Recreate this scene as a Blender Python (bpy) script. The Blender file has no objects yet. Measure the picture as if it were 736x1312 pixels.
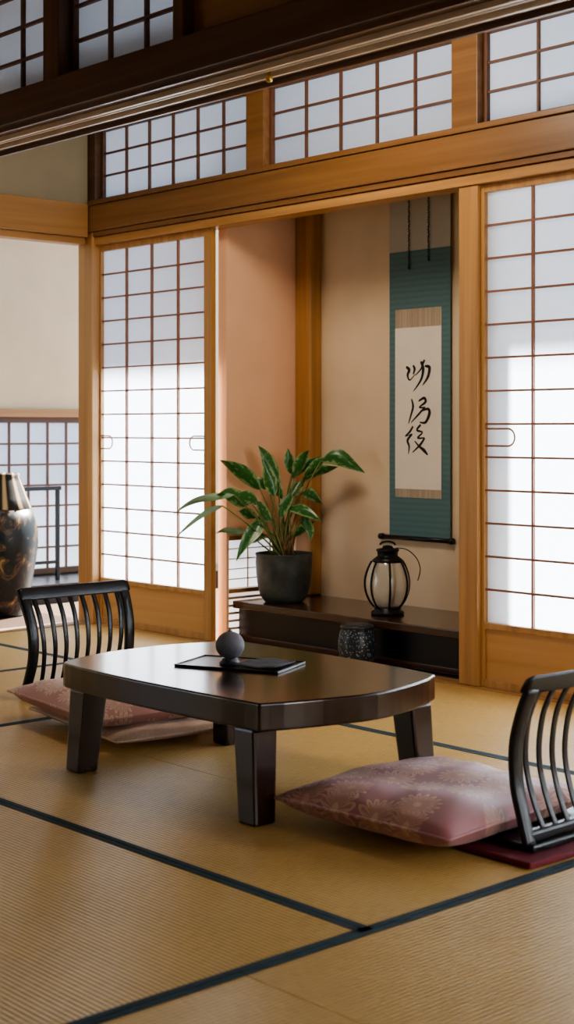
import bpy, bmesh, math, random
from mathutils import Vector, Matrix
random.seed(7)
C = bpy.context.scene.collection
PI = math.pi
# ---------------------------------------------------------------- camera model
F = 1885.0; HX, HY = 368.0, 550.0; CH = 1.0
FW = (-0.739, 0.6737); RT = (0.6737, 0.739)
def at(px, py, Y):
    u = (px-HX)/F; t = Y/(FW[1]+u*RT[1])
    return Vector((t*(FW[0]+u*RT[0]), Y, CH-(py-HY)/F*t))
def atx(px, py, X):
    u = (px-HX)/F; t = X/(FW[0]+u*RT[0])
    return Vector((X, t*(FW[1]+u*RT[1]), CH-(py-HY)/F*t))
def fl(px, py, z=0.0):
    t = (CH-z)*F/(py-HY); u = (px-HX)/F
    return Vector((t*(FW[0]+u*RT[0]), t*(FW[1]+u*RT[1]), z))
# ---------------------------------------------------------------- materials
def newmat(name):
    m = bpy.data.materials.new(name); m.use_nodes = True
    nt = m.node_tree; b = nt.nodes['Principled BSDF']
    return m, nt, b
def plain(name, col, rough=0.5, metal=0.0, noise=0.0, nscale=8, bump=0.0, spec=None):
    m, nt, b = newmat(name)
    b.inputs['Base Color'].default_value = (*col, 1); b.inputs['Roughness'].default_value = rough
    b.inputs['Metallic'].default_value = metal
    if spec is not None: b.inputs['Specular IOR Level'].default_value = spec
    tc = nt.nodes.new('ShaderNodeTexCoord')
    n = nt.nodes.new('ShaderNodeTexNoise'); n.inputs['Scale'].default_value = nscale; n.inputs['Detail'].default_value = 6
    nt.links.new(tc.outputs['Object'], n.inputs['Vector'])
    r = nt.nodes.new('ShaderNodeValToRGB')
    r.color_ramp.elements[0].position = .3; r.color_ramp.elements[1].position = .7
    r.color_ramp.elements[0].color = (*[c*(1-noise) for c in col], 1)
    r.color_ramp.elements[1].color = (*[min(1, c*(1+noise)) for c in col], 1)
    nt.links.new(n.outputs['Fac'], r.inputs['Fac']); nt.links.new(r.outputs['Color'], b.inputs['Base Color'])
    if bump:
        bp = nt.nodes.new('ShaderNodeBump'); bp.inputs['Strength'].default_value = bump; bp.inputs['Distance'].default_value = .01
        nt.links.new(n.outputs['Fac'], bp.inputs['Height']); nt.links.new(bp.outputs['Normal'], b.inputs['Normal'])
    return m
def wood(name, c1, c2, rough=.4, axis=0, dens=30.0, coat=0.0):
    m, nt, b = newmat(name)
    tc = nt.nodes.new('ShaderNodeTexCoord'); mp = nt.nodes.new('ShaderNodeMapping')
    s = [dens, dens, dens]; s[axis] = dens*.035
    mp.inputs['Scale'].default_value = s
    nt.links.new(tc.outputs['Object'], mp.inputs['Vector'])
    n = nt.nodes.new('ShaderNodeTexNoise'); n.inputs['Scale'].default_value = 1.0; n.inputs['Detail'].default_value = 6; n.inputs['Distortion'].default_value = .5
    nt.links.new(mp.outputs['Vector'], n.inputs['Vector'])
    r = nt.nodes.new('ShaderNodeValToRGB'); r.color_ramp.elements[0].position = .3; r.color_ramp.elements[1].position = .72
    r.color_ramp.elements[0].color = (*c1, 1); r.color_ramp.elements[1].color = (*c2, 1)
    nt.links.new(n.outputs['Fac'], r.inputs['Fac']); nt.links.new(r.outputs['Color'], b.inputs['Base Color'])
    bp = nt.nodes.new('ShaderNodeBump'); bp.inputs['Strength'].default_value = .08; bp.inputs['Distance'].default_value = .003
    nt.links.new(n.outputs['Fac'], bp.inputs['Height']); nt.links.new(bp.outputs['Normal'], b.inputs['Normal'])
    b.inputs['Roughness'].default_value = rough; b.inputs['Coat Weight'].default_value = coat; b.inputs['Coat Roughness'].default_value = .12
    return m
W1, W2 = (.36,.185,.066), (.53,.295,.115)
wx = wood('honey_wood_x', W1, W2, .36, 0); wy = wood('honey_wood_y', W1, W2, .36, 1); wz = wood('honey_wood_z', W1, W2, .36, 2)
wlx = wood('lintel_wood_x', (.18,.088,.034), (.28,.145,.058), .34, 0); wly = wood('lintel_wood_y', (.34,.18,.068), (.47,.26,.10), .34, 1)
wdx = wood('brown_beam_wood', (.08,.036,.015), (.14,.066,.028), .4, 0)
wnx = wood('near_beam_wood', (.075,.034,.015), (.14,.065,.028), .33, 0)  # same honey wood, darkened: the near beams' shade is in the colour
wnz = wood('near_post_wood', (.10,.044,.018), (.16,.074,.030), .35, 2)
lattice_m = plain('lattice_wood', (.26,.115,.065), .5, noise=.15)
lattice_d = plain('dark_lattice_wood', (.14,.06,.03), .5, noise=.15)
panel_m = wood('low_panel_wood', (.46,.24,.085), (.60,.34,.14), .3, 0, 14)
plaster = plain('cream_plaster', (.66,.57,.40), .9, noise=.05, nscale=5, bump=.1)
plaster_dim = plain('shade_plaster', (.36,.32,.22), .9, noise=.05, nscale=5, bump=.1)  # darker copy of the cream plaster, shade put into the colour
peach = plain('peach_plaster', (.86,.53,.34), .85, noise=.05, nscale=4, bump=.1)
tokowall = plain('toko_plaster', (.80,.65,.47), .85, noise=.06, nscale=4, bump=.1)
darkwood = wood('dark_step_wood', (.030,.013,.009), (.085,.036,.020), .2, 0, 20, .4)
darkface = plain('black_lacquer_face', (.005,.004,.005), .3, noise=.1)
tablewood = wood('dark_table_wood', (.016,.007,.005), (.040,.015,.009), .2, 0, 14, .5)
blackwood = plain('black_bentwood', (.009,.010,.012), .3, noise=.2)
blackmetal = plain('black_iron', (.006,.006,.008), .4, metal=.3, noise=.2)
ceilm = wood('ceiling_board', (.09,.045,.02), (.16,.08,.035), .6, 0)
def paper_mat(name, col, tr=.55):
    m = bpy.data.materials.new(name); m.use_nodes = True; nt = m.node_tree; nt.nodes.clear()
    o = nt.nodes.new('ShaderNodeOutputMaterial'); mx = nt.nodes.new('ShaderNodeMixShader'); mx.inputs[0].default_value = tr
    d = nt.nodes.new('ShaderNodeBsdfDiffuse'); t = nt.nodes.new('ShaderNodeBsdfTranslucent')
    tc = nt.nodes.new('ShaderNodeTexCoord'); n = nt.nodes.new('ShaderNodeTexNoise'); n.inputs['Scale'].default_value = 40; n.inputs['Detail'].default_value = 5
    nt.links.new(tc.outputs['Object'], n.inputs['Vector'])
    r = nt.nodes.new('ShaderNodeValToRGB'); r.color_ramp.elements[0].color = (*[c*.93 for c in col], 1); r.color_ramp.elements[1].color = (*col, 1)
    nt.links.new(n.outputs['Fac'], r.inputs['Fac'])
    nt.links.new(r.outputs['Color'], d.inputs['Color']); nt.links.new(r.outputs['Color'], t.inputs['Color'])
    nt.links.new(d.outputs[0], mx.inputs[1]); nt.links.new(t.outputs[0], mx.inputs[2]); nt.links.new(mx.outputs[0], o.inputs[0])
    return m
paper = paper_mat('shoji_paper', (.85,.91,.98), .72)
def tatami_mat(name, axis):
    m, nt, b = newmat(name)
    tc = nt.nodes.new('ShaderNodeTexCoord'); sp = nt.nodes.new('ShaderNodeSeparateXYZ'); nt.links.new(tc.outputs['Object'], sp.inputs[0])
    mu = nt.nodes.new('ShaderNodeMath'); mu.operation = 'MULTIPLY'; mu.inputs[1].default_value = 2*PI/.0125
    nt.links.new(sp.outputs['Y' if axis == 0 else 'X'], mu.inputs[0])
    si = nt.nodes.new('ShaderNodeMath'); si.operation = 'SINE'; nt.links.new(mu.outputs[0], si.inputs[0])
    mp = nt.nodes.new('ShaderNodeMapping'); s = [260, 260, 1]; s[1 if axis == 0 else 0] = 25; mp.inputs['Scale'].default_value = s
    nt.links.new(tc.outputs['Object'], mp.inputs['Vector'])
    n = nt.nodes.new('ShaderNodeTexNoise'); n.inputs['Scale'].default_value = 1; n.inputs['Detail'].default_value = 4; nt.links.new(mp.outputs[0], n.inputs['Vector'])
    n2 = nt.nodes.new('ShaderNodeTexNoise'); n2.inputs['Scale'].default_value = 3; nt.links.new(tc.outputs['Object'], n2.inputs['Vector'])
    a = nt.nodes.new('ShaderNodeMath'); a.operation = 'MULTIPLY_ADD'; a.inputs[1].default_value = .12; nt.links.new(si.outputs[0], a.inputs[0]); nt.links.new(n.outputs['Fac'], a.inputs[2])
    a2 = nt.nodes.new('ShaderNodeMath'); a2.operation = 'MULTIPLY_ADD'; a2.inputs[1].default_value = .4; nt.links.new(n2.outputs['Fac'], a2.inputs[0]); nt.links.new(a.outputs[0], a2.inputs[2])
    r = nt.nodes.new('ShaderNodeValToRGB'); r.color_ramp.elements[0].position = .45; r.color_ramp.elements[1].position = .95
    r.color_ramp.elements[0].color = (.46,.28,.085,1); r.color_ramp.elements[1].color = (.70,.46,.17,1)
    nt.links.new(a2.outputs[0], r.inputs['Fac']); nt.links.new(r.outputs['Color'], b.inputs['Base Color'])
    bp = nt.nodes.new('ShaderNodeBump'); bp.inputs['Strength'].default_value = .3; bp.inputs['Distance'].default_value = .003
    nt.links.new(si.outputs[0], bp.inputs['Height']); nt.links.new(bp.outputs['Normal'], b.inputs['Normal'])
    b.inputs['Roughness'].default_value = .34
    return m
tat = [tatami_mat('tatami_rush_x', 0), tatami_mat('tatami_rush_y', 1)]
heri = plain('dark_teal_border_cloth', (.006,.030,.040), .75, noise=.3, nscale=60)
def brocade(name, base, base2, gold, scale=7, petals=7, size=.55, amt=.85):
    m, nt, b = newmat(name); N = nt.nodes.new; L = nt.links.new
    def math_(op, x, y=None):
        k = N('ShaderNodeMath'); k.operation = op
        for i, q in enumerate((x, y)):
            if q is None: continue
            if isinstance(q, (int, float)): k.inputs[i].default_value = q
            else: L(q, k.inputs[i])
        return k.outputs[0]
    tc = N('ShaderNodeTexCoord'); mp = N('ShaderNodeMapping'); mp.inputs['Scale'].default_value = (scale, scale, 0); L(tc.outputs['Object'], mp.inputs[0])
    v = N('ShaderNodeTexVoronoi'); v.voronoi_dimensions = '2D'; v.inputs['Scale'].default_value = 1; v.inputs['Randomness'].default_value = .6; L(mp.outputs[0], v.inputs['Vector'])
    sb = N('ShaderNodeVectorMath'); sb.operation = 'SUBTRACT'; L(mp.outputs[0], sb.inputs[0]); L(v.outputs['Position'], sb.inputs[1])
    s = N('ShaderNodeSeparateXYZ'); L(sb.outputs[0], s.inputs[0])
    th = math_('ARCTAN2', s.outputs['Y'], s.outputs['X'])
    pet = math_('ABSOLUTE', math_('SINE', math_('MULTIPLY', th, petals)))
    rad = math_('MULTIPLY', math_('ADD', math_('MULTIPLY', pet, .45), .55), size)
    inside = math_('LESS_THAN', v.outputs['Distance'], rad)
    edge = math_('GREATER_THAN', v.outputs['Distance'], math_('MULTIPLY', rad, .82))
    core = math_('LESS_THAN', v.outputs['Distance'], .09)
    ray = math_('GREATER_THAN', math_('ABSOLUTE', math_('SINE', math_('MULTIPLY', th, petals*2))), .8)
    line = math_('MAXIMUM', math_('MAXIMUM', edge, core), math_('MULTIPLY', ray, .8))
    n3 = N('ShaderNodeTexNoise'); n3.inputs['Scale'].default_value = 5; L(tc.outputs['Object'], n3.inputs['Vector'])
    n4 = N('ShaderNodeTexNoise'); n4.inputs['Scale'].default_value = 45; L(tc.outputs['Object'], n4.inputs['Vector'])
    sel = N('ShaderNodeSeparateColor'); L(v.outputs['Color'], sel.inputs[0])
    keep = math_('GREATER_THAN', sel.outputs[0], .2)
    fac = math_('MULTIPLY', math_('MULTIPLY', math_('MULTIPLY', inside, math_('ADD', math_('MULTIPLY', line, .75), .22)), keep), amt)
    fac = math_('MULTIPLY', fac, math_('ADD', n4.outputs['Fac'], .45))
    mb = N('ShaderNodeMix'); mb.data_type = 'RGBA'; mb.inputs[6].default_value = (*base,1); mb.inputs[7].default_value = (*base2,1); L(n3.outputs['Fac'], mb.inputs[0])
    mc = N('ShaderNodeMix'); mc.data_type = 'RGBA'; L(fac, mc.inputs[0]); L(mb.outputs[2], mc.inputs[6]); mc.inputs[7].default_value = (*gold,1)
    L(mc.outputs[2], b.inputs['Base Color']); b.inputs['Roughness'].default_value = .5; b.inputs['Sheen Weight'].default_value = .15
    return m
mauve = brocade('mauve_brocade', (.27,.090,.098), (.35,.14,.14), (.60,.39,.25), 9, petals=8, size=.55, amt=.75)
pinkb = brocade('pink_brocade', (.42,.18,.15), (.50,.25,.20), (.68,.50,.35), 12, amt=.85)
palec = brocade('pale_brocade', (.50,.31,.22), (.55,.36,.26), (.62,.46,.28), 12)
crimson = plain('crimson_felt', (.13,.006,.015), .8, noise=.2, nscale=40)
# ---------------------------------------------------------------- mesh helper
class MB:
    def __init__(s): s.v = []; s.f = []
    def box(s, a, b):
        x0,y0,z0 = a; x1,y1,z1 = b; n = len(s.v)
        s.v += [(x0,y0,z0),(x1,y0,z0),(x1,y1,z0),(x0,y1,z0),(x0,y0,z1),(x1,y0,z1),(x1,y1,z1),(x0,y1,z1)]
        s.f += [tuple(n+i for i in q) for q in ((0,3,2,1),(4,5,6,7),(0,1,5,4),(1,2,6,5),(2,3,7,6),(3,0,4,7))]
        return s
    def lathe(s, prof, n=40, c=(0,0), cap=True):
        k0 = len(s.v)
        for r, z in prof:
            for i in range(n):
                a = 2*PI*i/n; s.v.append((c[0]+r*math.cos(a), c[1]+r*math.sin(a), z))
        for j in range(len(prof)-1):
            for i in range(n):
                a = k0+j*n+i; b = k0+j*n+(i+1)%n
                s.f.append((a, b, b+n, a+n))
        if cap:
            s.f.append(tuple(k0+i for i in reversed(range(n)))); e = k0+(len(prof)-1)*n
            s.f.append(tuple(e+i for i in range(n)))
        return s
    def tube(s, pts, r, n=8, sx=1.0, up=None):
        pts = [Vector(p) for p in pts]; k0 = len(s.v); N = len(pts)
        rs = r if isinstance(r, (list, tuple)) else [r]*N
        for j, p in enumerate(pts):
            d = (pts[min(j+1, N-1)]-pts[max(j-1, 0)]).normalized()
            ref = Vector(up) if up else (Vector((0,0,1)) if abs(d.z) < .9 else Vector((0,1,0)))
            a = d.cross(ref).normalized(); b = a.cross(d).normalized()
            for i in range(n):
                t = 2*PI*i/n; s.v.append(tuple(p+a*math.cos(t)*rs[j]*sx+b*math.sin(t)*rs[j]))
        for j in range(N-1):
            for i in range(n):
                a = k0+j*n+i; b = k0+j*n+(i+1)%n; s.f.append((a, b, b+n, a+n))
        s.f.append(tuple(k0+i for i in reversed(range(n)))); e = k0+(N-1)*n; s.f.append(tuple(e+i for i in range(n)))
        return s
    def strap(s, pts, hx, hy):
        pts = [Vector(p) for p in pts]; k0 = len(s.v); N = len(pts)
        for j, p in enumerate(pts):
            d = (pts[min(j+1,N-1)]-pts[max(j-1,0)]).normalized(); nn = Vector((0,1,0)).cross(d).normalized()
            w = hy[j] if isinstance(hy, list) else hy; h = hx[j] if isinstance(hx, list) else hx
            for a, b in ((-1,-.6),(-.6,-1),(.6,-1),(1,-.6),(1,.6),(.6,1),(-.6,1),(-1,.6)):
                s.v.append(tuple(p+nn*h*a+Vector((0,1,0))*w*b))
        for j in range(N-1):
            for i in range(8):
                a = k0+j*8+i; b = k0+j*8+(i+1)%8; s.f.append((a,b,b+8,a+8))
        s.f.append(tuple(k0+i for i in reversed(range(8)))); e = k0+(N-1)*8; s.f.append(tuple(e+i for i in range(8)))
        return s
    def prism(s, poly, z0, z1):
        n = len(poly); k = len(s.v)
        s.v += [(x,y,z0) for x,y in poly]+[(x,y,z1) for x,y in poly]
        s.f.append(tuple(k+i for i in reversed(range(n)))); s.f.append(tuple(k+n+i for i in range(n)))
        for i in range(n): j = (i+1)%n; s.f.append((k+i, k+j, k+n+j, k+n+i))
        return s
    def build(s, name, mat, parent=None, smooth=False, bevel=0, seg=2, loc=None):
        me = bpy.data.meshes.new(name); me.from_pydata([tuple(v) for v in s.v], [], s.f)
        bm = bmesh.new(); bm.from_mesh(me); bmesh.ops.recalc_face_normals(bm, faces=bm.faces); bm.to_mesh(me); bm.free()
        me.materials.append(mat); o = bpy.data.objects.new(name, me); C.objects.link(o)
        if parent: o.parent = parent
        if loc: o.location = loc
        if smooth:
            for p in me.polygons: p.use_smooth = True
        if bevel:
            b = o.modifiers.new('bevel', 'BEVEL'); b.width = bevel; b.segments = seg; b.limit_method = 'ANGLE'; b.angle_limit = math.radians(40)
        return o
def ss(pts, n=6):
    P = [Vector(p) for p in pts]; out = []
    for i in range(len(P)-1):
        p0 = P[max(i-1,0)]; p1 = P[i]; p2 = P[i+1]; p3 = P[min(i+2,len(P)-1)]
        for k in range(n):
            t = k/n
            out.append(.5*((2*p1)+(p2-p0)*t+(2*p0-5*p1+4*p2-p3)*t*t+(3*p1-p0-3*p2+p3)*t**3))
    out.append(P[-1]); return out
def empty(name, loc, rz=0):
    o = bpy.data.objects.new(name, None); C.objects.link(o); o.location = loc; o.rotation_euler = (0,0,rz); o.empty_display_size = .1; return o
def tag(o, label, cat, group=None):
    o['label'] = label; o['category'] = cat
    if group: o['group'] = group
    return o
def struct(o, label=None, cat=None):
    o['kind'] = 'structure'
    if label: o['label'] = label
    if cat: o['category'] = cat
    return o
def copy_tree(o, parent=None):
    c = o.copy(); C.objects.link(c); c.parent = parent
    for ch in [x for x in bpy.data.objects if x.parent == o]: copy_tree(ch, c)
    return c
# ================================================================ SETTING
YW = 4.40; YB = 4.97; XS = -5.31; XC = -6.25
fb = struct(MB().box((-9.5,-1.5,-.10), (1.5,4.42,-.012)).build('floor', plain('subfloor', (.05,.03,.02), .7)), 'golden tatami mat floor with dark teal cloth borders', 'floor')
def mat_(x0, x1, y0, y1, ax, edges):
    g = .0015
    o = MB().box((x0+g,y0+g,-.012), (x1-g,y1-g,0)).build('tatami_mat', tat[ax], fb)
    h = MB(); w = .019; e = .0012
    if 's' in edges: h.box((x0+g,y0+g,-.002),(x1-g,y0+w,e))
    if 'n' in edges: h.box((x0+g,y1-w,-.002),(x1-g,y1-g,e))
    if 'w' in edges: h.box((x0+g,y0+g,-.002),(x0+w,y1-g,e))
    if 'e' in edges: h.box((x1-w,y0+g,-.002),(x1-g,y1-g,e))
    if edges: h.build('cloth_border', heri, o)
a, b, c_, d_ = -6.28, -5.29, -4.32, -2.06
mat_(c_, d_, 2.095, 2.71, 0, 'sew'); mat_(c_, d_, 2.71, 3.50, 0, 'new')
mat_(c_, d_, 3.50, 4.36, 0, 's'); mat_(a, c_, 3.62, 4.36, 0, 's')
mat_(b, c_, 2.095, 3.62, 1, 'ewn'); mat_(a, b, 2.095, 3.62, 1, 'ewn')
mat_(-4.0, d_, 1.13, 2.095, 0, 'ne'); mat_(a, -4.0, 1.13, 2.095, 0, 'n'); mat_(a, d_, -1.0, 1.13, 0, 'n')
mat_(d_, -1.1, 1.76, 3.5, 1, 'w'); mat_(d_, -1.1, 0.0, 1.76, 1, 'w'); mat_(d_, -1.1, 3.5, 4.36, 1, 'w'); mat_(-1.1, 1.2, -1.0, 4.36, 1, 'w')
struct(MB().box((-9.5,4.42,-.10),(XS-.07,8.5,-.03)).build('floor_corridor', plain('veranda_board', (.12,.07,.04), .6, noise=.2)), 'brown corridor floor beyond the sliding doors', 'floor')
struct(MB().box((-3.60,4.52,-.12),(1.5,8.5,-.04)).build('floor_veranda', plain('veranda_ground', (.35,.3,.25), .8, noise=.2)), 'pale ground outside the right paper door', 'floor')
struct(MB().box((-9.5,-1.5,-.005),(-6.38,4.42,-.002)).build('floor_side', wood('side_floor', (.045,.022,.011),(.08,.038,.02),.5,1)), 'brown board floor of the side passage', 'floor')
struct(MB().box((-6.25,4.36,-.012),(1.3,4.455,.004)).build('trim_1', wx, bevel=.002), 'honey wood door sill along the back', 'trim')
struct(MB().box((-6.38,-1.0,-.012),(-6.28,4.34,.006)).build('trim_2', plain('brown_sill', (.30,.20,.12), .4, noise=.1)), 'wooden sill at the side opening', 'trim')
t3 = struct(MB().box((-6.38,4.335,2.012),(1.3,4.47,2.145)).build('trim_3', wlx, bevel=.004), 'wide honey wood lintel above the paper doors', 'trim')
MB().box((-6.25,4.36,1.945),(1.3,4.46,1.985)).build('door_track', wx, t3, bevel=.003)
MB().box((-6.25,4.347,1.987),(1.3,4.465,2.010)).build('lower_rail', wlx, t3, bevel=.002)
MB().box((-6.26,4.325,2.147),(1.3,4.465,2.170)).build('upper_rail', wlx, t3, bevel=.003)
t4 = struct(MB().box((-6.395,-1.0,1.985),(-6.265,4.33,2.155)).build('trim_4', wly, bevel=.004), 'honey wood lintel over the left side opening', 'trim')
MB().box((-6.37,-1.0,1.95),(-6.29,4.33,1.985)).build('door_track', wly, t4, bevel=.003)
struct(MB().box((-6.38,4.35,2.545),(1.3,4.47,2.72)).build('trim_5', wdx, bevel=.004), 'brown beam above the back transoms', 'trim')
struct(MB().box((-6.378,4.345,0),(-6.25,4.46,2.010)).build('trim_6', wz, bevel=.005), 'corner post beside the left paper door', 'post')
struct(MB().box((-3.798,4.37,0.004),(-3.702,4.47,1.945)).build('trim_7', wz, bevel=.005), 'tall honey post right of the scroll alcove', 'post')
struct(MB().box((-5.055,4.355,2.17),(-4.935,4.46,2.545)).build('trim_8', wlx, bevel=.003), 'short post between left and middle transom', 'post')
struct(MB().box((-3.822,4.355,2.17),(-3.69,4.46,2.545)).build('trim_9', wlx, bevel=.003), 'short post between middle and right transom', 'post')
struct(MB().box((-6.38,4.355,2.155),(-6.24,4.46,2.545)).build('trim_10', wdx, bevel=.003), 'corner post piece beside the left transom', 'post')
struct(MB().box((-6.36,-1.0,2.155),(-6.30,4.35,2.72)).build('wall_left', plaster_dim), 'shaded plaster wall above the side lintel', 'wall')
struct(MB().box((-6.5,-1.2,2.72),(1.3,4.5,2.78)).build('ceiling', ceilm), 'dark board ceiling', 'ceiling')
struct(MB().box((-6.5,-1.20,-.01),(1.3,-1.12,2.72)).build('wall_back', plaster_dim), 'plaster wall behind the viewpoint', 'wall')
wr = MB(); wr.box((1.22,-1.12,-.01),(1.30,1.2,2.72)); wr.box((1.22,3.4,-.01),(1.30,4.35,2.72)); wr.box((1.22,1.2,2.0),(1.30,3.4,2.72)); wr.box((1.22,1.2,-.01),(1.30,3.4,.3))
struct(wr.build('wall_right', plaster_dim), 'plaster wall with a wide opening beside the fill light', 'wall')
# alcove
wl = MB()
wl.box((XS-.06,4.47,.495),(XS,YB+.06,2.14)); wl.box((XS-.06,4.90,-.03),(XS,YB+.06,.495)); wl.box((XS-.06,4.455,-.03),(XS,4.47,2.14))
struct(wl.build('wall_alcove_left', peach), 'peach plaster side wall of the alcove', 'wall')
struct(MB().box((XS,YB,-.03),(-3.70,YB+.06,2.14)).build('wall_alcove_back', tokowall), 'warm cream plaster wall behind the hanging scroll', 'wall')
struct(MB().box((-3.70,4.47,-.03),(-3.64,YB,2.14)).build('wall_alcove_right', tokowall), 'right side wall of the alcove', 'wall')
struct(MB().box((XS-.06,4.47,2.14),(-3.64,YB+.06,2.165)).build('ceiling_alcove', ceilm), 'board ceiling of the alcove', 'ceiling')
struct(MB().box((XS+.001,4.89,.192),(XS+.115,YB,2.14)).build('trim_11', wz, bevel=.012, seg=3), 'slim honey corner post in the alcove behind the plant', 'post')
struct(MB().box((XS-.06,4.455,-.03),(-3.64,YB+.06,.0)).build('floor_alcove', darkface), 'black low floor of the alcove', 'floor')
# ---------------------------------------------------------------- shoji builder
def shoji(name, label, cat, loc, W, H, cols, rows, rz=0, stile=.03, rail=.03, low=0.0, pulls=(), right_stile=None, lat=.008, fm=None, fz=None, lm_=None):
    r = struct(empty(name, loc, rz), label, cat)
    fmz = fz or wz; rs = right_stile or stile; lm2 = lm_ or lattice_m
    m = MB(); m.box((0,-.015,0),(stile,.015,H)); m.box((W-rs,-.015,0),(W,.015,H))
    m.box((stile,-.015,H-rail),(W-rs,.015,H)); m.box((stile,-.015,0),(W-rs,.015,rail))
    if low: m.box((stile,-.015,low-rail*.8),(W-rs,.015,low))
    m.build('door_frame' if cat == 'door' else 'window_frame', fmz, r, bevel=.002)
    z0 = low if low else rail; z1 = H-rail; x0 = stile; x1 = W-rs
    l = MB()
    for i in range(1, cols):
        x = x0+(x1-x0)*i/cols; l.box((x-lat/2,-.010,z0),(x+lat/2,.004,z1))
    for j in range(1, rows):
        z = z0+(z1-z0)*j/rows; l.box((x0,-.0095,z-lat/2),(x1,.0035,z+lat/2))
    l.build('lattice', lm2, r)
    MB().box((x0-.004,.005,z0-.004),(x1+.004,.0065,z1+.004)).build('paper', paper, r)
    if low: MB().box((stile-.004,-.004,rail-.004),(W-rs+.004,.004,low-rail*.8+.004)).build('lower_panel', panel_m, r)
    for (px0, px1, pz) in pulls:
        h = .033; n = 10; flip = px1 < px0; pts = []
        ex = px1+h if flip else px1-h; sg = -1 if flip else 1
        pts.append((px0,-.012,pz+h))
        for k in range(n+1):
            a_ = PI/2-PI*k/n; pts.append((ex+sg*h*math.cos(a_), -.012, pz+h*math.sin(a_)))
        pts.append((px0,-.012,pz-h))
        MB().tube(pts, .0038, 6, up=(0,1,0)).build('door_pull', lm2, r)
    return r
XD0 = XC; XD1 = -5.345
shoji('door_1', 'left paper sliding door with bright lattice and low wood panel', 'door', (XD0,4.405,.004), XD1-XD0, 1.94, 4, 14, low=.235, pulls=((.01,.11,.93),(XD1-XD0-.05,XD1-XD0-.165,.93)), right_stile=.055, stile=.012)
shoji('door_2', 'right paper sliding door beside the tall post', 'door', (-3.702,4.405,.004), .96, 1.94, 4, 13, low=.25, pulls=((.022,.165,.965),), stile=.018, right_stile=.032)
shoji('door_3', 'further paper sliding door to the right', 'door', (-2.742,4.405,.004), .96, 1.94, 4, 13, low=.25, stile=.032)
for q in range(3): shoji('door_%d'%(4+q), 'paper sliding door %s beyond the right picture edge' % ('nearest','second','third')[0 if q==0 else q] , 'door', (-1.782+.96*q,4.405,.004), .96, 1.94, 4, 13, low=.25, stile=.032)
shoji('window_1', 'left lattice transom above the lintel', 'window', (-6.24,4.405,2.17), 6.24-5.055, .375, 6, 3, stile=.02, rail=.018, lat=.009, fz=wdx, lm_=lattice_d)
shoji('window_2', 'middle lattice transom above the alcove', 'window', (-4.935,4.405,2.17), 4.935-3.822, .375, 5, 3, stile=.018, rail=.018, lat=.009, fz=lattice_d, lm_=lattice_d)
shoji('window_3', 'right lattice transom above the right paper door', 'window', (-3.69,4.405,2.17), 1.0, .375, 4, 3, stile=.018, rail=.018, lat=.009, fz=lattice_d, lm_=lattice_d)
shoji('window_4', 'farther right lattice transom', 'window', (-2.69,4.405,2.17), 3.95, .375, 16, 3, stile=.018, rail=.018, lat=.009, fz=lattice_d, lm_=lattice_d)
# low window in alcove side wall (runs along Y)
w5 = struct(empty('window_5', (XS-.03,4.47,0)), 'low slatted window at the foot of the peach wall', 'window')
m = MB(); m.box((-.02,0,.475),(.034,.43,.495)); m.box((-.02,0,.225),(.034,.43,.245)); m.box((-.02,0,0),(.028,.43,.02)); m.build('window_frame', wy, w5, bevel=.002)
MB().box((-.012,.002,.018),(-.010,.43,.477)).build('paper', paper, w5)
m = MB()
for k in range(4): m.box((-.004,.0,.285+.048*k),(.002,.43,.290+.048*k))
for k in range(5): m.box((-.004,.0,.05+.036*k),(.010,.43,.060+.036*k))
for k in range(1,3): m.box((-.006,.43*k/3,.245),(.0,.43*k/3+.005,.475))
m.build('lattice', plain('pale_slat', (.50,.36,.22), .5, noise=.1), w5)
# ---------------------------------------------------------------- side passage, far wall
XF = -7.90
wf = MB(); wf.box((XF-.06,-1.0,1.09),(XF,8.0,2.75)); wf.box((XF-.06,-1.0,-.03),(XF,4.25,1.09)); wf.box((XF-.06,-1.0,-.03),(XF,8.0,.09)); wf.box((XF-.06,6.0,.09),(XF,8.0,1.09))
struct(wf.build('wall_far', plaster), 'cream plaster wall beyond the side opening', 'wall')
struct(MB().box((XF,4.19,.09),(XF+.06,4.30,2.75)).build('trim_12', wz, bevel=.003), 'honey post at the left edge of the far wall', 'post')
struct(MB().box((XF,4.30,1.075),(XF+.05,6.0,1.125)).build('trim_13', wly, bevel=.003), 'honey rail over the low far window', 'trim')
struct(MB().box((XF,4.30,2.13),(XF+.10,4.65,2.20)).build('trim_14', wy, bevel=.003), 'short honey rail high on the far wall', 'trim')
shoji('window_6', 'low lattice window beyond the vase', 'window', (XF+.012,4.28,.09), 1.72, .985, 12, 7, rz=PI/2, stile=.02, rail=.035, lat=.012, lm_=lattice_d, fz=wdx)
struct(MB().box((XF,3.0,-.03),(-7.35,6.4,.085)).build('platform_far', darkface, bevel=.004), 'low black ledge under the far window', 'ledge')
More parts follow.
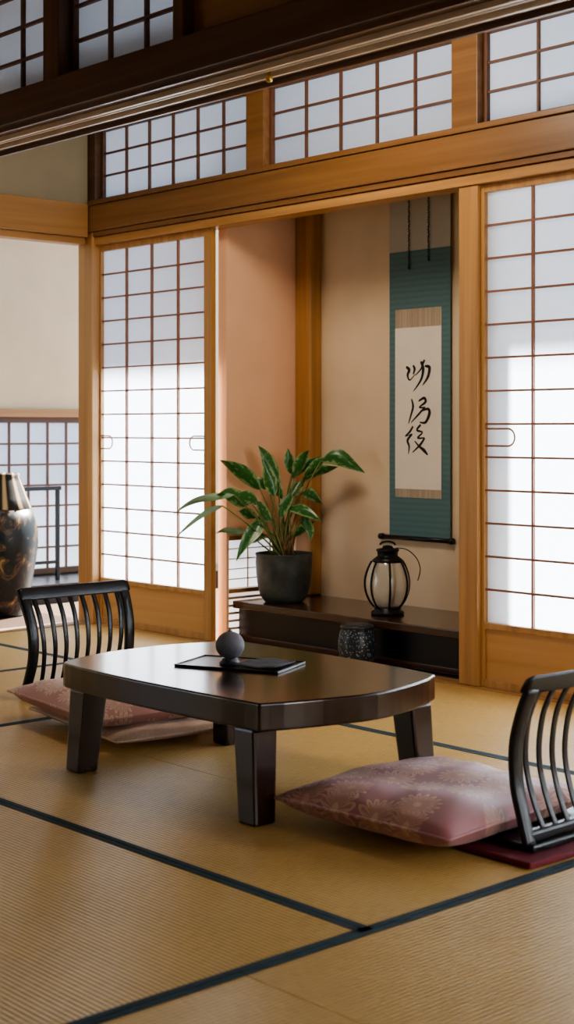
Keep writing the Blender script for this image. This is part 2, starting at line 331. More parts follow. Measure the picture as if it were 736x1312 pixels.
# ---------------------------------------------------------------- near partition
YN0, YN1 = 2.46, 2.70
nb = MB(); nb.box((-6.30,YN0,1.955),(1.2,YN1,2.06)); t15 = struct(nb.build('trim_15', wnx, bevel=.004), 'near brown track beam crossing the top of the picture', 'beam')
pm = plain('pale_track_strip', (.58,.45,.32), .3, noise=.1)
for k, (yy, ww, mt) in enumerate(((.012,.010,wnx),(.085,.010,pm),(.105,.005,pm),(.155,.010,pm),(.222,.012,wnx))): MB().box((-6.30,YN0+yy,1.940),(1.2,YN0+yy+ww,1.956)).build('track_ridge', mt, t15)
brass = plain('brass', (.55,.32,.08), .3, metal=.8)
p = at(347,97,2.60)
MB().lathe([(.003,1.920),(.009,1.923),(.010,1.932),(.006,1.938),(.005,1.956)], 16, (p.x,2.595)).build('stop_pin', brass, t15, smooth=True)
struct(MB().box((-6.30,YN0+.02,2.62),(1.2,YN1-.02,2.72)).build('trim_16', wnx, bevel=.003), 'near top rail under the ceiling', 'beam')
def nx(px): return at(px, 60, 2.55).x
def npost(n, x0, x1, lab): struct(MB().box((x0,YN0+.03,2.06),(x1,YN0+.15,2.62)).build(n, wnz, bevel=.003), lab, 'post')
npost('trim_17', nx(76), nx(96), 'near short post between the two upper left transoms')
npost('trim_18', nx(243), nx(256), 'near short post left of the wood transom board')
shoji('window_7', 'near upper left transom at the picture corner', 'window', (nx(76)-1.15,2.55,2.06), 1.15, .56, 6, 5, stile=.015, rail=.015, lat=.009, fz=lattice_d, lm_=lattice_d)
shoji('window_8', 'near upper transom right of the corner one', 'window', (nx(96),2.55,2.06), nx(243)-nx(96), .56, 3, 5, stile=.015, rail=.015, lat=.009, fz=lattice_d, lm_=lattice_d)
struct(MB().box((-6.30,2.52,2.06),(nx(76)-1.15,2.58,2.62)).build('wall_transom_left', wnx), 'wood board at the left end of the near transoms', 'wall')
struct(MB().box((nx(256),2.53,2.06),(1.2,2.57,2.62)).build('wall_transom_right', wood('board_brown', (.26,.11,.035),(.36,.17,.055),.4,0)), 'brown wood board beside the near transoms', 'wall')
# ================================================================ TABLE
T = tag(empty('low_table', (-3.20,2.76,0)), 'low dark brown wooden tea table with clipped corners in the room centre', 'table')
hx, hy, bul = .41, .34, .125
ctrl = [(-hx+.02,-hy),(-.05,-hy-.014),(hx-.03,-hy+.004),(hx+.035,-hy+.030),(hx+.095,-.12),(hx+bul-.01,.0),(hx+.095,.14),(hx+.04,hy-.045),(hx-.03,hy-.008),(0,hy+.014),(-hx+.02,hy),(-hx-.055,hy-.05),(-hx-.11,.14),(-hx-bul+.005,.02),(-hx-.115,-.12),(-hx-.06,-hy+.045)]
nC = len(ctrl); poly = []
for i in range(nC):
    p0, p1, p2, p3 = [Vector((*ctrl[(i+j-1) % nC],0)) for j in range(4)]
    for k in range(4):
        t = k/4; q = .5*((2*p1)+(p2-p0)*t+(2*p0-5*p1+4*p2-p3)*t*t+(3*p1-p0-3*p2+p3)*t**3); poly.append((q.x,q.y))
MB().prism(poly, .242, .314).build('tabletop', tablewood, T, bevel=.012, seg=4)
for sx, sy in ((-1,-1),(1,-1),(1,1),(-1,1)):
    cx, cy = sx*(hx-.04)+(.045 if sx > 0 and sy > 0 else 0), sy*(hy-.05)-(.045 if sy > 0 else 0); w0, w1 = .041, .035
    m = MB(); bx_, by_ = cx+sx*.02, cy+sy*.012
    m.v = [(bx_-w1,by_-w1,0),(bx_+w1,by_-w1,0),(bx_+w1,by_+w1,0),(bx_-w1,by_+w1,0),(cx-w0,cy-w0,.243),(cx+w0,cy-w0,.243),(cx+w0,cy+w0,.243),(cx-w0,cy+w0,.243)]
    m.f = [(0,3,2,1),(4,5,6,7),(0,1,5,4),(1,2,6,5),(2,3,7,6),(3,0,4,7)]
    m.build('leg', tablewood, T, bevel=.008)
ZT = .3142
pt = fl(308,852,ZT)
tr = tag(empty('serving_tray', (pt.x,pt.y,ZT), math.radians(24)), 'thin flat black tray lying on the low table', 'tray')
MB().box((-.165,-.10,0),(.165,.10,.004)).build('tray_base', blackwood, tr, bevel=.0018)
m = MB(); m.box((-.165,-.10,.004),(.165,-.096,.007)); m.box((-.165,.096,.004),(.165,.10,.007)); m.box((-.165,-.096,.004),(-.161,.096,.007)); m.box((.161,-.096,.004),(.165,.096,.007)); m.build('rim', blackwood, tr)
cl = MB(); n = 14; W_, D_ = .062, .075
for j in range(n+1):
    for i in range(n+1):
        x = -W_+2*W_*i/n; y = -D_+2*D_*j/n; cl.v.append((x, y, .002+.0022*(1+math.sin(x*60+y*25))+.001*math.sin(y*90)))
for j in range(n):
    for i in range(n): q = j*(n+1)+i; cl.f.append((q,q+1,q+n+2,q+n+1))
clo = cl.build('folded_napkin', plain('charcoal_cloth', (.045,.048,.055), .8, noise=.3, nscale=60), smooth=True); sol = clo.modifiers.new('s','SOLIDIFY'); sol.thickness = .003
ca, sa = math.cos(math.radians(24)), math.sin(math.radians(24))
clo.location = (pt.x+.08*ca, pt.y+.08*sa, ZT+.0075); clo.rotation_euler = (0,0,math.radians(24)); tag(clo, 'dark charcoal cloth spread on the right half of the tray', 'napkin')
pk = fl(295,851,ZT+.005)
k = tag(empty('lidded_jar', (pk.x,pk.y,ZT+.0045)), 'round matte grey lidded jar standing on the tray', 'jar')
gm = plain('grey_stoneware', (.11,.11,.125), .6, noise=.25, nscale=30, bump=.1)
MB().lathe([(.028,0),(.032,.003),(.030,.008),(.022,.014),(.026,.018)], 32).build('foot', plain('dark_stoneware', (.02,.02,.024), .4), k, smooth=True)
R_ = .042; prof = [(max(.001,R_*math.sin(a_)), .016+R_*.95-R_*.95*math.cos(a_)) for a_ in [PI*(.12+.83*i/18) for i in range(19)]]
MB().lathe(prof, 36).build('body', gm, k, smooth=True)
zt = prof[-1][1]; MB().lathe([(.006,zt-.002),(.007,zt+.002),(.003,zt+.005),(.004,zt+.009),(.001,zt+.011)], 14).build('lid_knob', gm, k, smooth=True)
# ================================================================ FLOOR CHAIRS
def make_chair():
    r = empty('floor_chair', (0,0,0)); HW = .245
    P = ss([(-.034,0,.014),(-.014,0,.07),(.010,0,.15),(.012,0,.24),(-.012,0,.32),(-.042,0,.380)], 5)
    for s in (-1,1):
        n_ = len(P)
        pts = [(q.x+.004, s*(HW-.018-.010*math.sin(PI*min(1,q.z/.38))), q.z) for q in P]
        MB().strap(pts, [.010]*n_, [.018+.004*(i/(n_-1)) for i in range(n_)]).build('side_rail', blackwood, r, smooth=True, bevel=0)
    m = MB(); n = 12; pts = []
    for i in range(33):
        u = -1+2*i/32; e = max(0,abs(u)-.94)/.06
        pts.append((-.040+.004*u*u, u*(HW+.004), .387+.002*abs(u)**3, 1-.25*e*e))
    for j, q in enumerate(pts):
        for i in range(n):
            t = 2*PI*i/n; c, s_ = math.cos(t), math.sin(t)
            c = math.copysign(abs(c)**.5, c); s_ = math.copysign(abs(s_)**.5, s_)
            m.v.append((q[0]+.008*c-.010*s_, q[1], q[2]+.023*s_*q[3]))
    for j in range(len(pts)-1):
        for i in range(n): a_ = j*n+i; b_ = j*n+(i+1)%n; m.f.append((a_,b_,b_+n,a_+n))
    m.f.append(tuple(range(n))); m.f.append(tuple((len(pts)-1)*n+i for i in range(n)))
    m.build('top_rail', blackwood, r, smooth=True)
    for k in range(8):
        u = -.77+1.54*k/7
        Q = ss([(-.026+.004*u*u,0,.035),(.004+.004*u*u,0,.11),(.020+.004*u*u,0,.20),(.004+.004*u*u,0,.30),(-.036+.004*u*u,0,.378)], 5)
        pts = [(q.x, u*HW*(.84+.16*(q.z/.38)), q.z) for q in Q]
        MB().strap(pts, .0032, [.0078+.0026*(i/len(pts)) for i in range(len(pts))]).build('back_slat', blackwood, r, smooth=True)
    MB().box((-.034,-HW+.02,.018),(-.004,HW-.02,.045)).build('bottom_rail', blackwood, r, bevel=.008)
    MB().prism([(-.05,-HW+.01),(.40,-HW+.01),(.43,-HW+.05),(.43,HW-.05),(.40,HW-.01),(-.05,HW-.01)], 0, .018).build('seat_board', blackwood, r, bevel=.005)
    return r
def cushion(name, a, b, h, mat, loc, rz, wav=0.0, dent=.03):
    n = 36; m = MB(); r = empty(name, loc, rz)
    def P(i, j, top):
        u = -1+2*i/n; v = -1+2*j/n
        x = a*u*(1-dent*(1-v*v)*abs(u)); y = b*v*(1-dent*(1-u*u)*abs(v))
        e = max(0,(1-abs(u)**4))*max(0,(1-abs(v)**4)); f = e**.45
        z = h*.42+(h*.58*f if top else -h*.42*min(1,f*1.6))
        if top: z += wav*f*(math.sin(u*5+v*3)*.5+math.sin(v*7-u*2)*.5+.5*math.sin(u*13+v*4)*abs(v))
        return (x,y,z)
    for top in (1,0):
        k = len(m.v)
        for j in range(n+1):
            for i in range(n+1): m.v.append(P(i,j,top))
        for j in range(n):
            for i in range(n): q = k+j*(n+1)+i; m.f.append((q,q+1,q+n+2,q+n+1) if top else (q,q+n+1,q+n+2,q+1))
    m.build('cover', mat, r, smooth=True)
    pts = [P(i,0,1) for i in range(n+1)]+[P(n,j,1) for j in range(1,n+1)]+[P(i,n,1) for i in range(n-1,-1,-1)]+[P(0,j,1) for j in range(n-1,-1,-1)]
    MB().tube(pts, .0045, 6).build('piping', mat, r, smooth=True)
    return r
ch1 = make_chair(); ch1.location = (-4.64,3.17,.0014)
tag(ch1, 'black slatted legless floor chair left of the low table', 'chair', 'black slatted floor chairs')
ch2 = copy_tree(ch1); ch2.location = (-2.18,2.95,.017); ch2.rotation_euler = (0,0,PI)
tag(ch2, 'black slatted legless floor chair cut by the right picture edge', 'chair', 'black slatted floor chairs')
tag(cushion('floor_cushion', .33,.27,.045, palec, (-3.975,2.975,.0195), math.radians(-9), .004), 'thin pale cushion underneath the pink one on the left floor chair', 'cushion')
tag(cushion('floor_cushion', .325,.275,.080, pinkb, (-4.05,2.94,.0625), math.radians(-8), .012), 'plump pink patterned cushion on the left floor chair', 'cushion')
tag(cushion('floor_cushion', .275,.29,.088, mauve, (-2.495,2.775,.036), math.radians(3), .008), 'plump mauve cushion with gold flowers on the right floor chair', 'cushion')
o = MB().prism([(-2.60,2.66),(-2.09,2.65),(-2.07,3.24),(-2.60,3.24)], .0014, .0165).build('floor_mat', crimson, bevel=.004); tag(o, 'crimson felt mat under the right floor chair', 'mat')
# ================================================================ ALCOVE THINGS
st = tag(empty('alcove_step', (-4.56,4.75,0)), 'long dark wooden display step filling the alcove', 'step')
XA, XB = XS+.002, -3.702; ZS = .190
MB().box((XA+4.56,4.49-4.75,ZS-.034),(XB+4.56,YB-4.75-.002,ZS)).build('top_board', darkwood, st, bevel=.004)
MB().box((XA+4.56,4.53-4.75,.001),(XB+4.56,YB-4.75-.004,ZS-.034)).build('front_face', darkface, st)
MB().box((XA+4.56,4.515-4.75,.001),(XB+4.56,4.53-4.75,.03)).build('kick_rail', darkwood, st, bevel=.003)
ZS += .0004
# lantern
pl_ = fl(497,787,ZS); L = tag(empty('table_lantern', (pl_.x,pl_.y,ZS)), 'small black iron lantern with pale glass panes beneath the scroll', 'lantern')
def lr(z):
    t = (z-.03)/(.235-.03); return .055+.046*math.sin(PI*min(1,max(0,t))**.9*.93)**.8
MB().lathe([(.070,0),(.074,.006),(.070,.014),(.058,.02),(.060,.032)], 32).build('base', blackmetal, L, smooth=True)
gl = bpy.data.materials.new('frosted_glass'); gl.use_nodes = True; nt = gl.node_tree; nt.nodes.clear()
oo = nt.nodes.new('ShaderNodeOutputMaterial'); m1 = nt.nodes.new('ShaderNodeMixShader'); m2_ = nt.nodes.new('ShaderNodeMixShader'); tb = nt.nodes.new('ShaderNodeBsdfTransparent'); tl = nt.nodes.new('ShaderNodeBsdfDiffuse'); gb = nt.nodes.new('ShaderNodeBsdfGlossy')
tl.inputs[0].default_value = (.9,.87,.78,1); gb.inputs['Roughness'].default_value = .08; m1.inputs[0].default_value = .38; m2_.inputs[0].default_value = .12
nt.links.new(tb.outputs[0], m1.inputs[1]); nt.links.new(tl.outputs[0], m1.inputs[2]); nt.links.new(m1.outputs[0], m2_.inputs[1]); nt.links.new(gb.outputs[0], m2_.inputs[2]); nt.links.new(m2_.outputs[0], oo.inputs[0])
MB().lathe([(lr(.032+.2*i/16)-.006, .032+.2*i/16) for i in range(17)], 32, cap=False).build('glass_body', gl, L, smooth=True)
MB().lathe([(.016,.03),(.018,.034),(.018,.11),(.014,.114),(.002,.116)], 20).build('candle', plain('cream_wax', (.75,.68,.52), .5), L, smooth=True)
for k in range(7):
    a_ = 2*PI*k/7+.2
    MB().tube([((lr(.032+.2*i/12))*math.cos(a_), (lr(.032+.2*i/12))*math.sin(a_), .032+.2*i/12) for i in range(13)], .0048, 6, up=(-math.sin(a_),math.cos(a_),0)).build('rib', blackmetal, L, smooth=True)
MB().lathe([(.060,.226),(.068,.231),(.068,.238),(.050,.252),(.044,.256),(.046,.274),(.052,.280),(.048,.286),(.024,.290),(.022,.298),(.010,.302),(.006,.303)], 32).build('cap', blackmetal, L, smooth=True)
MB().tube([(.022*math.cos(a_)*1.2, .022*math.cos(a_)*.9, .303+.016*math.sin(a_)) for a_ in [PI*i/12 for i in range(13)]], .004, 6, up=(.6,-.8,0)).build('top_ring', blackmetal, L, smooth=True)
MB().tube(ss([(.03,.02,.29),(.065,.05,.285),(.10,.075,.25),(.115,.085,.20),(.105,.08,.15)],5), .0022, 6).build('wire_handle', blackmetal, L, smooth=True)
# drum jar
pj = at(458,850,4.405); J = tag(empty('ceramic_jar', (pj.x,4.405,.0042)), 'dark speckled ceramic jar on the floor before the display step', 'jar')
jm, nt, b = newmat('speckled_ceramic'); tc = nt.nodes.new('ShaderNodeTexCoord'); v = nt.nodes.new('ShaderNodeTexVoronoi'); v.inputs['Scale'].default_value = 90
nt.links.new(tc.outputs['Object'], v.inputs['Vector']); r = nt.nodes.new('ShaderNodeValToRGB'); r.color_ramp.elements[0].position = .15; r.color_ramp.elements[0].color = (.36,.40,.44,1); r.color_ramp.elements[1].position = .36; r.color_ramp.elements[1].color = (.022,.030,.042,1)
nt.links.new(v.outputs['Distance'], r.inputs['Fac']); nt.links.new(r.outputs['Color'], b.inputs['Base Color']); b.inputs['Roughness'].default_value = .35
MB().lathe([(.055,0),(.062,.004),(.075,.03),(.081,.07),(.081,.105),(.074,.14),(.067,.155),(.070,.158)], 40).build('body', jm, J, smooth=True)
MB().lathe([(.070,.157),(.072,.162),(.069,.170),(.055,.175),(.02,.177),(.002,.177)], 40).build('lid', plain('dark_jar_lid', (.03,.035,.045), .35, noise=.3, nscale=60), J, smooth=True)
# ---- plant
PY = 4.645; pp = at(364,770,PY); PX = pp.x
PT = tag(empty('potted_plant', (PX,PY,ZS)), 'leafy green plant in a dark grey pot on the display step', 'potted plant')
potm = plain('dark_grey_pot', (.050,.058,.053), .55, noise=.6, nscale=12, bump=.3)
MB().lathe([(.078,0),(.092,.004),(.111,.03),(.123,.075),(.130,.13),(.133,.19),(.131,.215),(.135,.224),(.133,.230),(.127,.228),(.124,.205)], 44).build('pot', potm, PT, smooth=True)
MB().lathe([(.002,.213),(.06,.216),(.1235,.210),(.1235,.205)], 30, cap=False).build('soil', plain('bark_soil', (.07,.035,.02), .9, noise=.5, nscale=50, bump=.6), PT)
lm, nt, b = newmat('variegated_leaf'); uv = nt.nodes.new('ShaderNodeUVMap'); sp = nt.nodes.new('ShaderNodeSeparateXYZ'); nt.links.new(uv.outputs[0], sp.inputs[0])
ab = nt.nodes.new('ShaderNodeMath'); ab.operation = 'ABSOLUTE'; nt.links.new(sp.outputs['X'], ab.inputs[0])
nz = nt.nodes.new('ShaderNodeTexNoise'); nz.inputs['Scale'].default_value = 2.2; mpp = nt.nodes.new('ShaderNodeMapping'); mpp.inputs['Scale'].default_value = (.9,2.2,1); nt.links.new(uv.outputs[0], mpp.inputs[0]); nt.links.new(mpp.outputs[0], nz.inputs['Vector'])
ad = nt.nodes.new('ShaderNodeMath'); ad.operation = 'MULTIPLY_ADD'; ad.inputs[1].default_value = .6; nt.links.new(ab.outputs[0], ad.inputs[0]); nt.links.new(nz.outputs['Fac'], ad.inputs[2])
r = nt.nodes.new('ShaderNodeValToRGB'); e = r.color_ramp.elements; e[0].position = .42; e[0].color = (.13,.30,.09,1); e[1].position = 1.08; e[1].color = (.26,.38,.17,1)
e2 = e.new(.52); e2.color = (.024,.12,.028,1); e2 = e.new(.88); e2.color = (.045,.17,.040,1)
nt.links.new(ad.outputs[0], r.inputs['Fac']); nt.links.new(r.outputs['Color'], b.inputs['Base Color']); b.inputs['Roughness'].default_value = .28
leaf_thin = plain('pale_thin_leaf', (.20,.32,.19), .4, noise=.3)
stemm = plain('green_stem', (.16,.20,.06), .5, noise=.4)
RV = Vector((RT[0],RT[1],0)); FV = Vector((FW[0],FW[1],0)); UP = Vector((0,0,1)); base = Vector((PX,PY,ZS)); T0 = (base-Vector((0,0,CH))).dot(FV)
def sc(px, py, dd=0.0):
    t = T0+dd; return FV*t+RV*((px-HX)/F*t)+Vector((0,0,CH-(py-HY)/F*t))-base
leaves = [
 ((358,618),(331,571),8,-.02,8),((374,608),(369,574),6,.06,3),((378,610),(397,576),7,.0,5),((412,590),(468,606),9,-.05,-18),
 ((374,614),(412,584),7,.03,-5),((388,616),(434,598),6,.06,-8),((352,636),(338,588),7,-.05,3),((334,628),(281,589),8,-.06,8),
 ((322,644),(278,634),9,-.12,-7),((300,634),(222,660),3.8,-.12,-14),((285,648),(228,686),3.4,-.14,-10),
 ((334,666),(303,719),9,-.10,-10),((342,655),(316,694),6,-.04,0),((362,640),(345,602),6,.0,4),((370,652),(412,668),6,-.06,-10),
 ((386,632),(414,646),6,.05,-8),((390,658),(398,694),6,-.03,3),((314,680),(276,684),3.4,-.10,-4),((358,664),(374,628),6,-.07,3),
 ((348,668),(326,642),6,-.08,3),((342,686),(318,696),5,-.06,-6),
 ((378,688),(404,668),6,.0,-3),((372,636),(392,614),6,.03,3),((330,664),(304,655),6,-.08,2),((345,626),(316,614),6,.0,4),
 ((390,610),(422,586),6,.0,-3),((332,645),(298,632),7,-.1,5)]
fo = MB(); fuv = []; th = MB(); thuv = []; sm = MB()
for (b0, t0, hw, dd, arch) in leaves:
    td = dd+random.uniform(-.04,.03)
    if t0[0] < 312: td = min(td, -.14)
    if t0[0] < 285: td = min(td, -.20)
    B = sc(*b0, dd*.7 if b0[0] > 310 else -.17); Tt = sc(*t0, td); M_ = (B+Tt)/2+UP*(abs(arch)*.0042)
    ax = (Tt-B).normalized(); sd = ax.cross(FV).normalized(); nrm = sd.cross(ax).normalized()
    rl = random.uniform(-.6,.6); sd2 = sd*math.cos(rl)+nrm*math.sin(rl); nr2 = sd2.cross(ax).normalized()
    tgt, uvl = (th, thuv) if hw < 4 else (fo, fuv); N = 14; k0 = len(tgt.v)
    w = hw*.0044; bend = random.uniform(-.008,.008)
    for j in range(N+1):
        t = j/N; c = B*(1-t)**2+M_*2*t*(1-t)+Tt*t*t+sd*bend*math.sin(t*PI*2)
        ww = w*(math.sin(PI*t**.68)**.95 if 0 < t < 1 else 0)+.0006
        wav = .004*math.sin(t*6+hw+rl*4)
        for i, q in enumerate((-1,-.5,0,.5,1)):
            tgt.v.append(tuple(c+sd2*ww*q+nr2*(abs(q)*ww*.35+wav*q))); uvl.append((q, t+len(fo.v)*.01))
    for j in range(N):
        for i in range(4): q = k0+j*5+i; tgt.f.append((q,q+1,q+6,q+5))
    s0 = Vector((random.uniform(-.04,.04), random.uniform(-.04,.04), .205))
    mid = Vector((s0.x*.6+B.x*.4, s0.y*.6+B.y*.4, max(.24, B.z*.75)))
    pts = [s0*(1-t)**2+mid*2*t*(1-t)+B*t*t for t in [i/8 for i in range(9)]]
    sm.tube(pts, [.0048-.002*i/8 for i in range(9)], 6)
def build_uv(mb, uvs, name, mat):
    me = bpy.data.meshes.new(name); me.from_pydata(mb.v, [], mb.f); me.materials.append(mat)
    l = me.uv_layers.new(name='UVMap')
    for lp in me.loops: l.data[lp.index].uv = uvs[lp.vertex_index]
    for p_ in me.polygons: p_.use_smooth = True
    o = bpy.data.objects.new(name, me); C.objects.link(o); o.parent = PT; return o
build_uv(fo, fuv, 'foliage', lm); build_uv(th, thuv, 'thin_foliage', leaf_thin)
sm.build('stems', stemm, PT, smooth=True)
m = MB()
for k in range(9):
    a_ = k*.7; m.tube([(.022*math.cos(a_),.022*math.sin(a_),.20),(.038*math.cos(a_),.038*math.sin(a_),.26),(.055*math.cos(a_+.3),.05*math.sin(a_+.3),.315)], [.013,.010,.005], 8)
m.build('sheath_cluster', plain('brown_sheath', (.17,.09,.035), .7, noise=.4, nscale=30), PT, smooth=True)
# ---- hanging scroll
YS = YB-.016
c0 = at(539,690,YS); S = tag(empty('hanging_scroll', (c0.x,YS,c0.z)), 'tall teal hanging scroll with brush calligraphy on the alcove wall', 'hanging scroll')
def sl(px, py): q = at(px,py,YS); return (q.x-c0.x, q.z-c0.z)
def sq(px0, py0, px1, py1, y0, y1):
    xa = sl(px0, 500)[0]; xb = sl(px1, 500)[0]; za = sl(538, py1)[1]; zb = sl(538, py0)[1]
    return MB().box((xa,-y1,za),(xb,-y0,zb))
def silk(name, c, c2, sc_=40):
    m, nt, b = newmat(name); tc = nt.nodes.new('ShaderNodeTexCoord'); w = nt.nodes.new('ShaderNodeTexWave'); w.bands_direction = 'Z'; w.inputs['Scale'].default_value = sc_; w.inputs['Distortion'].default_value = 1.5
    nt.links.new(tc.outputs['Object'], w.inputs['Vector']); r = nt.nodes.new('ShaderNodeValToRGB'); r.color_ramp.elements[0].color = (*c,1); r.color_ramp.elements[1].color = (*c2,1)
    nt.links.new(w.outputs['Fac'], r.inputs['Fac']); nt.links.new(r.outputs['Color'], b.inputs['Base Color']); b.inputs['Roughness'].default_value = .6; return m
teal = silk('teal_silk', (.090,.185,.21), (.110,.215,.24), 12)
beige = silk('beige_silk', (.52,.50,.44), (.56,.54,.48), 30)
zt = 2.12-c0.z
sq(500,320,578,690,0,.003).build('teal_silk_panel', teal, S)
xa, xb = sl(500,500)[0], sl(578,500)[0]; zj = sl(538,320)[1]
MB().box((xa,-.003,zj),(xb,0,zt)).build('beige_top_panel', beige, S)
brd = brocade('pale_brocade_border', (.46,.38,.29), (.52,.44,.34), (.33,.25,.18), 60)
sq(508,395,567,638,.003,.005).build('brocade_border', brd, S)
sq(508,419,567,627,.005,.0065).build('calligraphy_paper', plain('cream_paper', (.86,.82,.74), .8, noise=.03), S)
MB().tube([(sl(491,500)[0],-.004,-.002),(sl(579,500)[0],-.004,-.002)], .0105, 14).build('bottom_roller', blackwood, S, smooth=True)
for s_ in (490,580):
    x = sl(s_,500)[0]; MB().tube([(x-.010,-.004,-.002),(x+.010,-.004,-.002)], .0145, 14).build('roller_knob', blackwood, S, smooth=True)
MB().tube([(xa-.01,-.004,zt),(xb+.01,-.004,zt)], .008, 12).build('top_rod', blackwood, S, smooth=True)
cordm = plain('dark_green_cord', (.025,.045,.04), .7, noise=.4, nscale=80)
for pxx, pyy in ((526,338),(551,330)):
    x = sl(pxx,400)[0]; z0 = sl(538,pyy)[1]; m = MB()
    nn = int((zt-z0)/.022)
    for k in range(nn):
        z = z0+.022*k; m.tube([(x-.004*(-1)**k,-.009,z),(x+.004*(-1)**k,-.009,z+.011),(x-.004*(-1)**k,-.009,z+.022)], .0026, 5)
    m.tube([(x,-.009,z0-.02),(x,-.009,z0)], [.005,.0026], 6)
    m.build('hanging_cord', cordm, S, smooth=True)
ink = plain('black_ink', (.006,.006,.008), .6)
def stroke(mb, pts, ws):
    P = ss([(*sl(x,y+3),0) for x, y in pts], 6); n = len(P); k = len(mb.v)
    for j, p_ in enumerate(P):
        d = (P[min(j+1,n-1)]-P[max(j-1,0)]).normalized(); nn = Vector((-d.y,d.x,0)); f = j/(n-1)*(len(ws)-1); i = min(int(f), len(ws)-2); w = (ws[i]*(1-(f-i))+ws[i+1]*(f-i))*.0019
        if j == n-1: w *= .3
        if j == 0: w *= .6
        for sgn in (1,-1): v_ = p_+nn*w*sgn; mb.v.append((v_.x,-.0072-.00002*len(mb.v)/10,v_.y))
    for j in range(n-1): mb.f.append((k+2*j,k+2*j+1,k+2*j+3,k+2*j+2))
chars = [
 [([(522,467),(526,471),(524,478),(527,484),(534,476)],[2.4,4,3,1.6,.8]), ([(531,465),(533,470),(531,477)],[2,3.4,1.4]),
  ([(534,478),(541,470),(544,462),(546,458)],[1,2,3,2.2]), ([(541,460),(544,470),(541,484),(531,499)],[3,4,2.8,.8]), ([(546,466),(552,468),(550,480),(543,491)],[2,4,3.4,1])],
 [([(529,508),(531,518),(528,530),(525,540)],[1.6,3,2.2,.8]), ([(538,511),(545,507),(547,512),(539,519),(547,519)],[1.6,3.2,3,1.4,2]),
  ([(546,519),(538,528),(528,539)],[2,2.4,.8]), ([(540,524),(550,521),(552,527),(547,538),(539,538)],[1.6,3,4,3,1])],
 [([(531,543),(527,550),(521,556),(529,553)],[2.2,2.6,1,1]), ([(530,553),(524,561),(526,569),(525,579)],[2,3.2,2.4,.8]),
  ([(541,541),(536,548),(543,551),(537,558),(546,558)],[2.4,2.6,1.6,2.2,1.4]), ([(546,558),(540,567),(530,577)],[2,2.8,.8]), ([(533,562),(539,569),(545,574),(550,580)],[1.2,2.4,4,1.6])]]
for ch in chars:
    m = MB()
    for pts, ws in ch: stroke(m, pts, [w*1.15 for w in ws])
    m.build('calligraphy_character', ink, S)
# ================================================================ PASSAGE THINGS
pv = fl(2,788,0)
V = tag(empty('floor_vase', (pv.x,pv.y,.0)), 'large dark gilded floor vase at the left picture edge', 'vase')
vm, nt, b = newmat('gilded_lacquer'); tc = nt.nodes.new('ShaderNodeTexCoord')
n1 = nt.nodes.new('ShaderNodeTexNoise'); n1.inputs['Scale'].default_value = 10; n1.inputs['Detail'].default_value = 5; n1.inputs['Distortion'].default_value = 1.8; nt.links.new(tc.outputs['Object'], n1.inputs['Vector'])
r = nt.nodes.new('ShaderNodeValToRGB'); r.color_ramp.elements[0].position = .46; r.color_ramp.elements[0].color = (.008,.012,.013,1); r.color_ramp.elements[1].position = .72; r.color_ramp.elements[1].color = (.38,.24,.10,1)
e = r.color_ramp.elements.new(.53); e.color = (.016,.022,.022,1); e = r.color_ramp.elements.new(.565); e.color = (.12,.06,.03,1); e = r.color_ramp.elements.new(.60); e.color = (.016,.02,.018,1)
nt.links.new(n1.outputs['Fac'], r.inputs['Fac']); nt.links.new(r.outputs['Color'], b.inputs['Base Color']); b.inputs['Roughness'].default_value = .38; b.inputs['Specular IOR Level'].default_value = .4
MB().lathe([(.118,.0),(.125,.01),(.132,.04),(.152,.12),(.171,.22),(.188,.32),(.196,.39),(.194,.45),(.182,.51),(.160,.575)], 48).build('body', vm, V, smooth=True)
vb, nt, b = newmat('gilded_shoulder'); tc = nt.nodes.new('ShaderNodeTexCoord'); sx_ = nt.nodes.new('ShaderNodeSeparateXYZ'); nt.links.new(tc.outputs['Object'], sx_.inputs[0])
at2 = nt.nodes.new('ShaderNodeMath'); at2.operation = 'ARCTAN2'; nt.links.new(sx_.outputs['Y'], at2.inputs[0]); nt.links.new(sx_.outputs['X'], at2.inputs[1])
m5 = nt.nodes.new('ShaderNodeMath'); m5.operation = 'MULTIPLY'; m5.inputs[1].default_value = 11; nt.links.new(at2.outputs[0], m5.inputs[0])
s5 = nt.nodes.new('ShaderNodeMath'); s5.operation = 'SINE'; nt.links.new(m5.outputs[0], s5.inputs[0])
r = nt.nodes.new('ShaderNodeValToRGB'); e = r.color_ramp.elements; e[0].position = .25; e[0].color = (.015,.013,.010,1); e[1].position = .9; e[1].color = (.42,.32,.17,1); e2 = e.new(.5); e2.color = (.16,.085,.03,1)
nt.links.new(s5.outputs[0], r.inputs['Fac']); nt.links.new(r.outputs['Color'], b.inputs['Base Color']); b.inputs['Roughness'].default_value = .6; b.inputs['Specular IOR Level'].default_value = .25
MB().lathe([(.161,.574),(.162,.578),(.140,.63),(.120,.68),(.104,.722),(.094,.745),(.098,.760),(.090,.764),(.080,.742)], 48).build('shoulder', vb, V, smooth=True)
ps = atx(46,742,-7.55)
R2 = tag(empty('frame_stand', (-7.55,ps.y,.0852), PI/2), 'slim black frame stand before the low far window', 'stand')
hw2 = .165
for s_ in (-1,1): MB().box((s_*(hw2-.011)-.011,-.012,.0),(s_*(hw2-.011)+.011,.012,.545)).build('upright', blackwood, R2, bevel=.003)
MB().box((-hw2-.01,-.014,.545),(hw2+.01,.014,.57)).build('top_bar', blackwood, R2, bevel=.003)
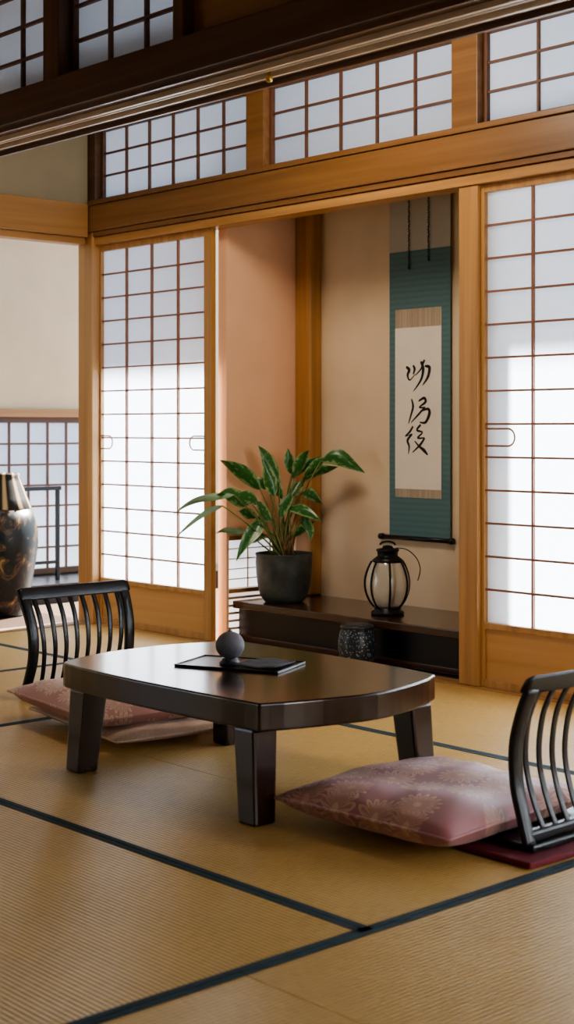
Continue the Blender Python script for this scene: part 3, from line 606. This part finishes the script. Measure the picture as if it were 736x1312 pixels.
MB().box((-hw2+.022,-.01,.10),(hw2-.022,.01,.12)).build('lower_bar', blackwood, R2, bevel=.003)
# ================================================================ LIGHT
w = bpy.data.worlds.new('World'); bpy.context.scene.world = w; w.use_nodes = True
bg = w.node_tree.nodes['Background']; bg.inputs[0].default_value = (.66,.81,1.0,1); bg.inputs[1].default_value = 1.6
sd_ = bpy.data.lights.new('sun', 'SUN'); sd_.energy = 34; sd_.angle = math.radians(2.5); sd_.color = (1,.96,.90)
so = bpy.data.objects.new('sun', sd_); C.objects.link(so)
d = Vector((.12,-1,-.93)).normalized(); so.rotation_euler = d.to_track_quat('-Z','Y').to_euler()
struct(MB().box((-9.5,4.6,2.75),(1.5,6.0,2.80)).build('ceiling_eave', ceilm), 'deep eave outside the paper doors', 'eave')
def area(name, loc, tgt, sx, sy, e, col):
    l = bpy.data.lights.new(name, 'AREA'); l.shape = 'RECTANGLE'; l.size = sx; l.size_y = sy; l.energy = e; l.color = col
    o = bpy.data.objects.new(name, l); C.objects.link(o); o.location = loc; o.rotation_euler = (Vector(tgt)-Vector(loc)).to_track_quat('-Z','Y').to_euler(); return o
area('alcove_fill', (-3.9,3.3,2.6), (-4.9,4.8,.7), .6, .6, 19, (1,.84,.66))  # unseen area light added overhead to brighten the alcove
area('side_fill', (1.15,2.9,1.3), (-4.8,4.5,.7), 1.1, 1.5, 30, (1,.92,.80))  # out-of-frame area light added as soft fill from the right
# ================================================================ CAMERA
bpy.context.scene.view_settings.look = 'AgX - Medium High Contrast'
bpy.context.scene.view_settings.exposure = .5
cam = bpy.data.cameras.new('camera'); co = bpy.data.objects.new('camera', cam); C.objects.link(co)
cam.sensor_fit = 'VERTICAL'; cam.sensor_height = 36; cam.lens = 36*F/1312; cam.shift_y = -(656-HY)/1312
co.location = (0,0,CH); dirv = Vector((FW[0],FW[1],0)).normalized(); co.rotation_euler = dirv.to_track_quat('-Z','Y').to_euler()
cam.clip_start = .05; cam.dof.use_dof = True; cam.dof.focus_distance = 5.2; cam.dof.aperture_fstop = 4.5
bpy.context.scene.camera = co
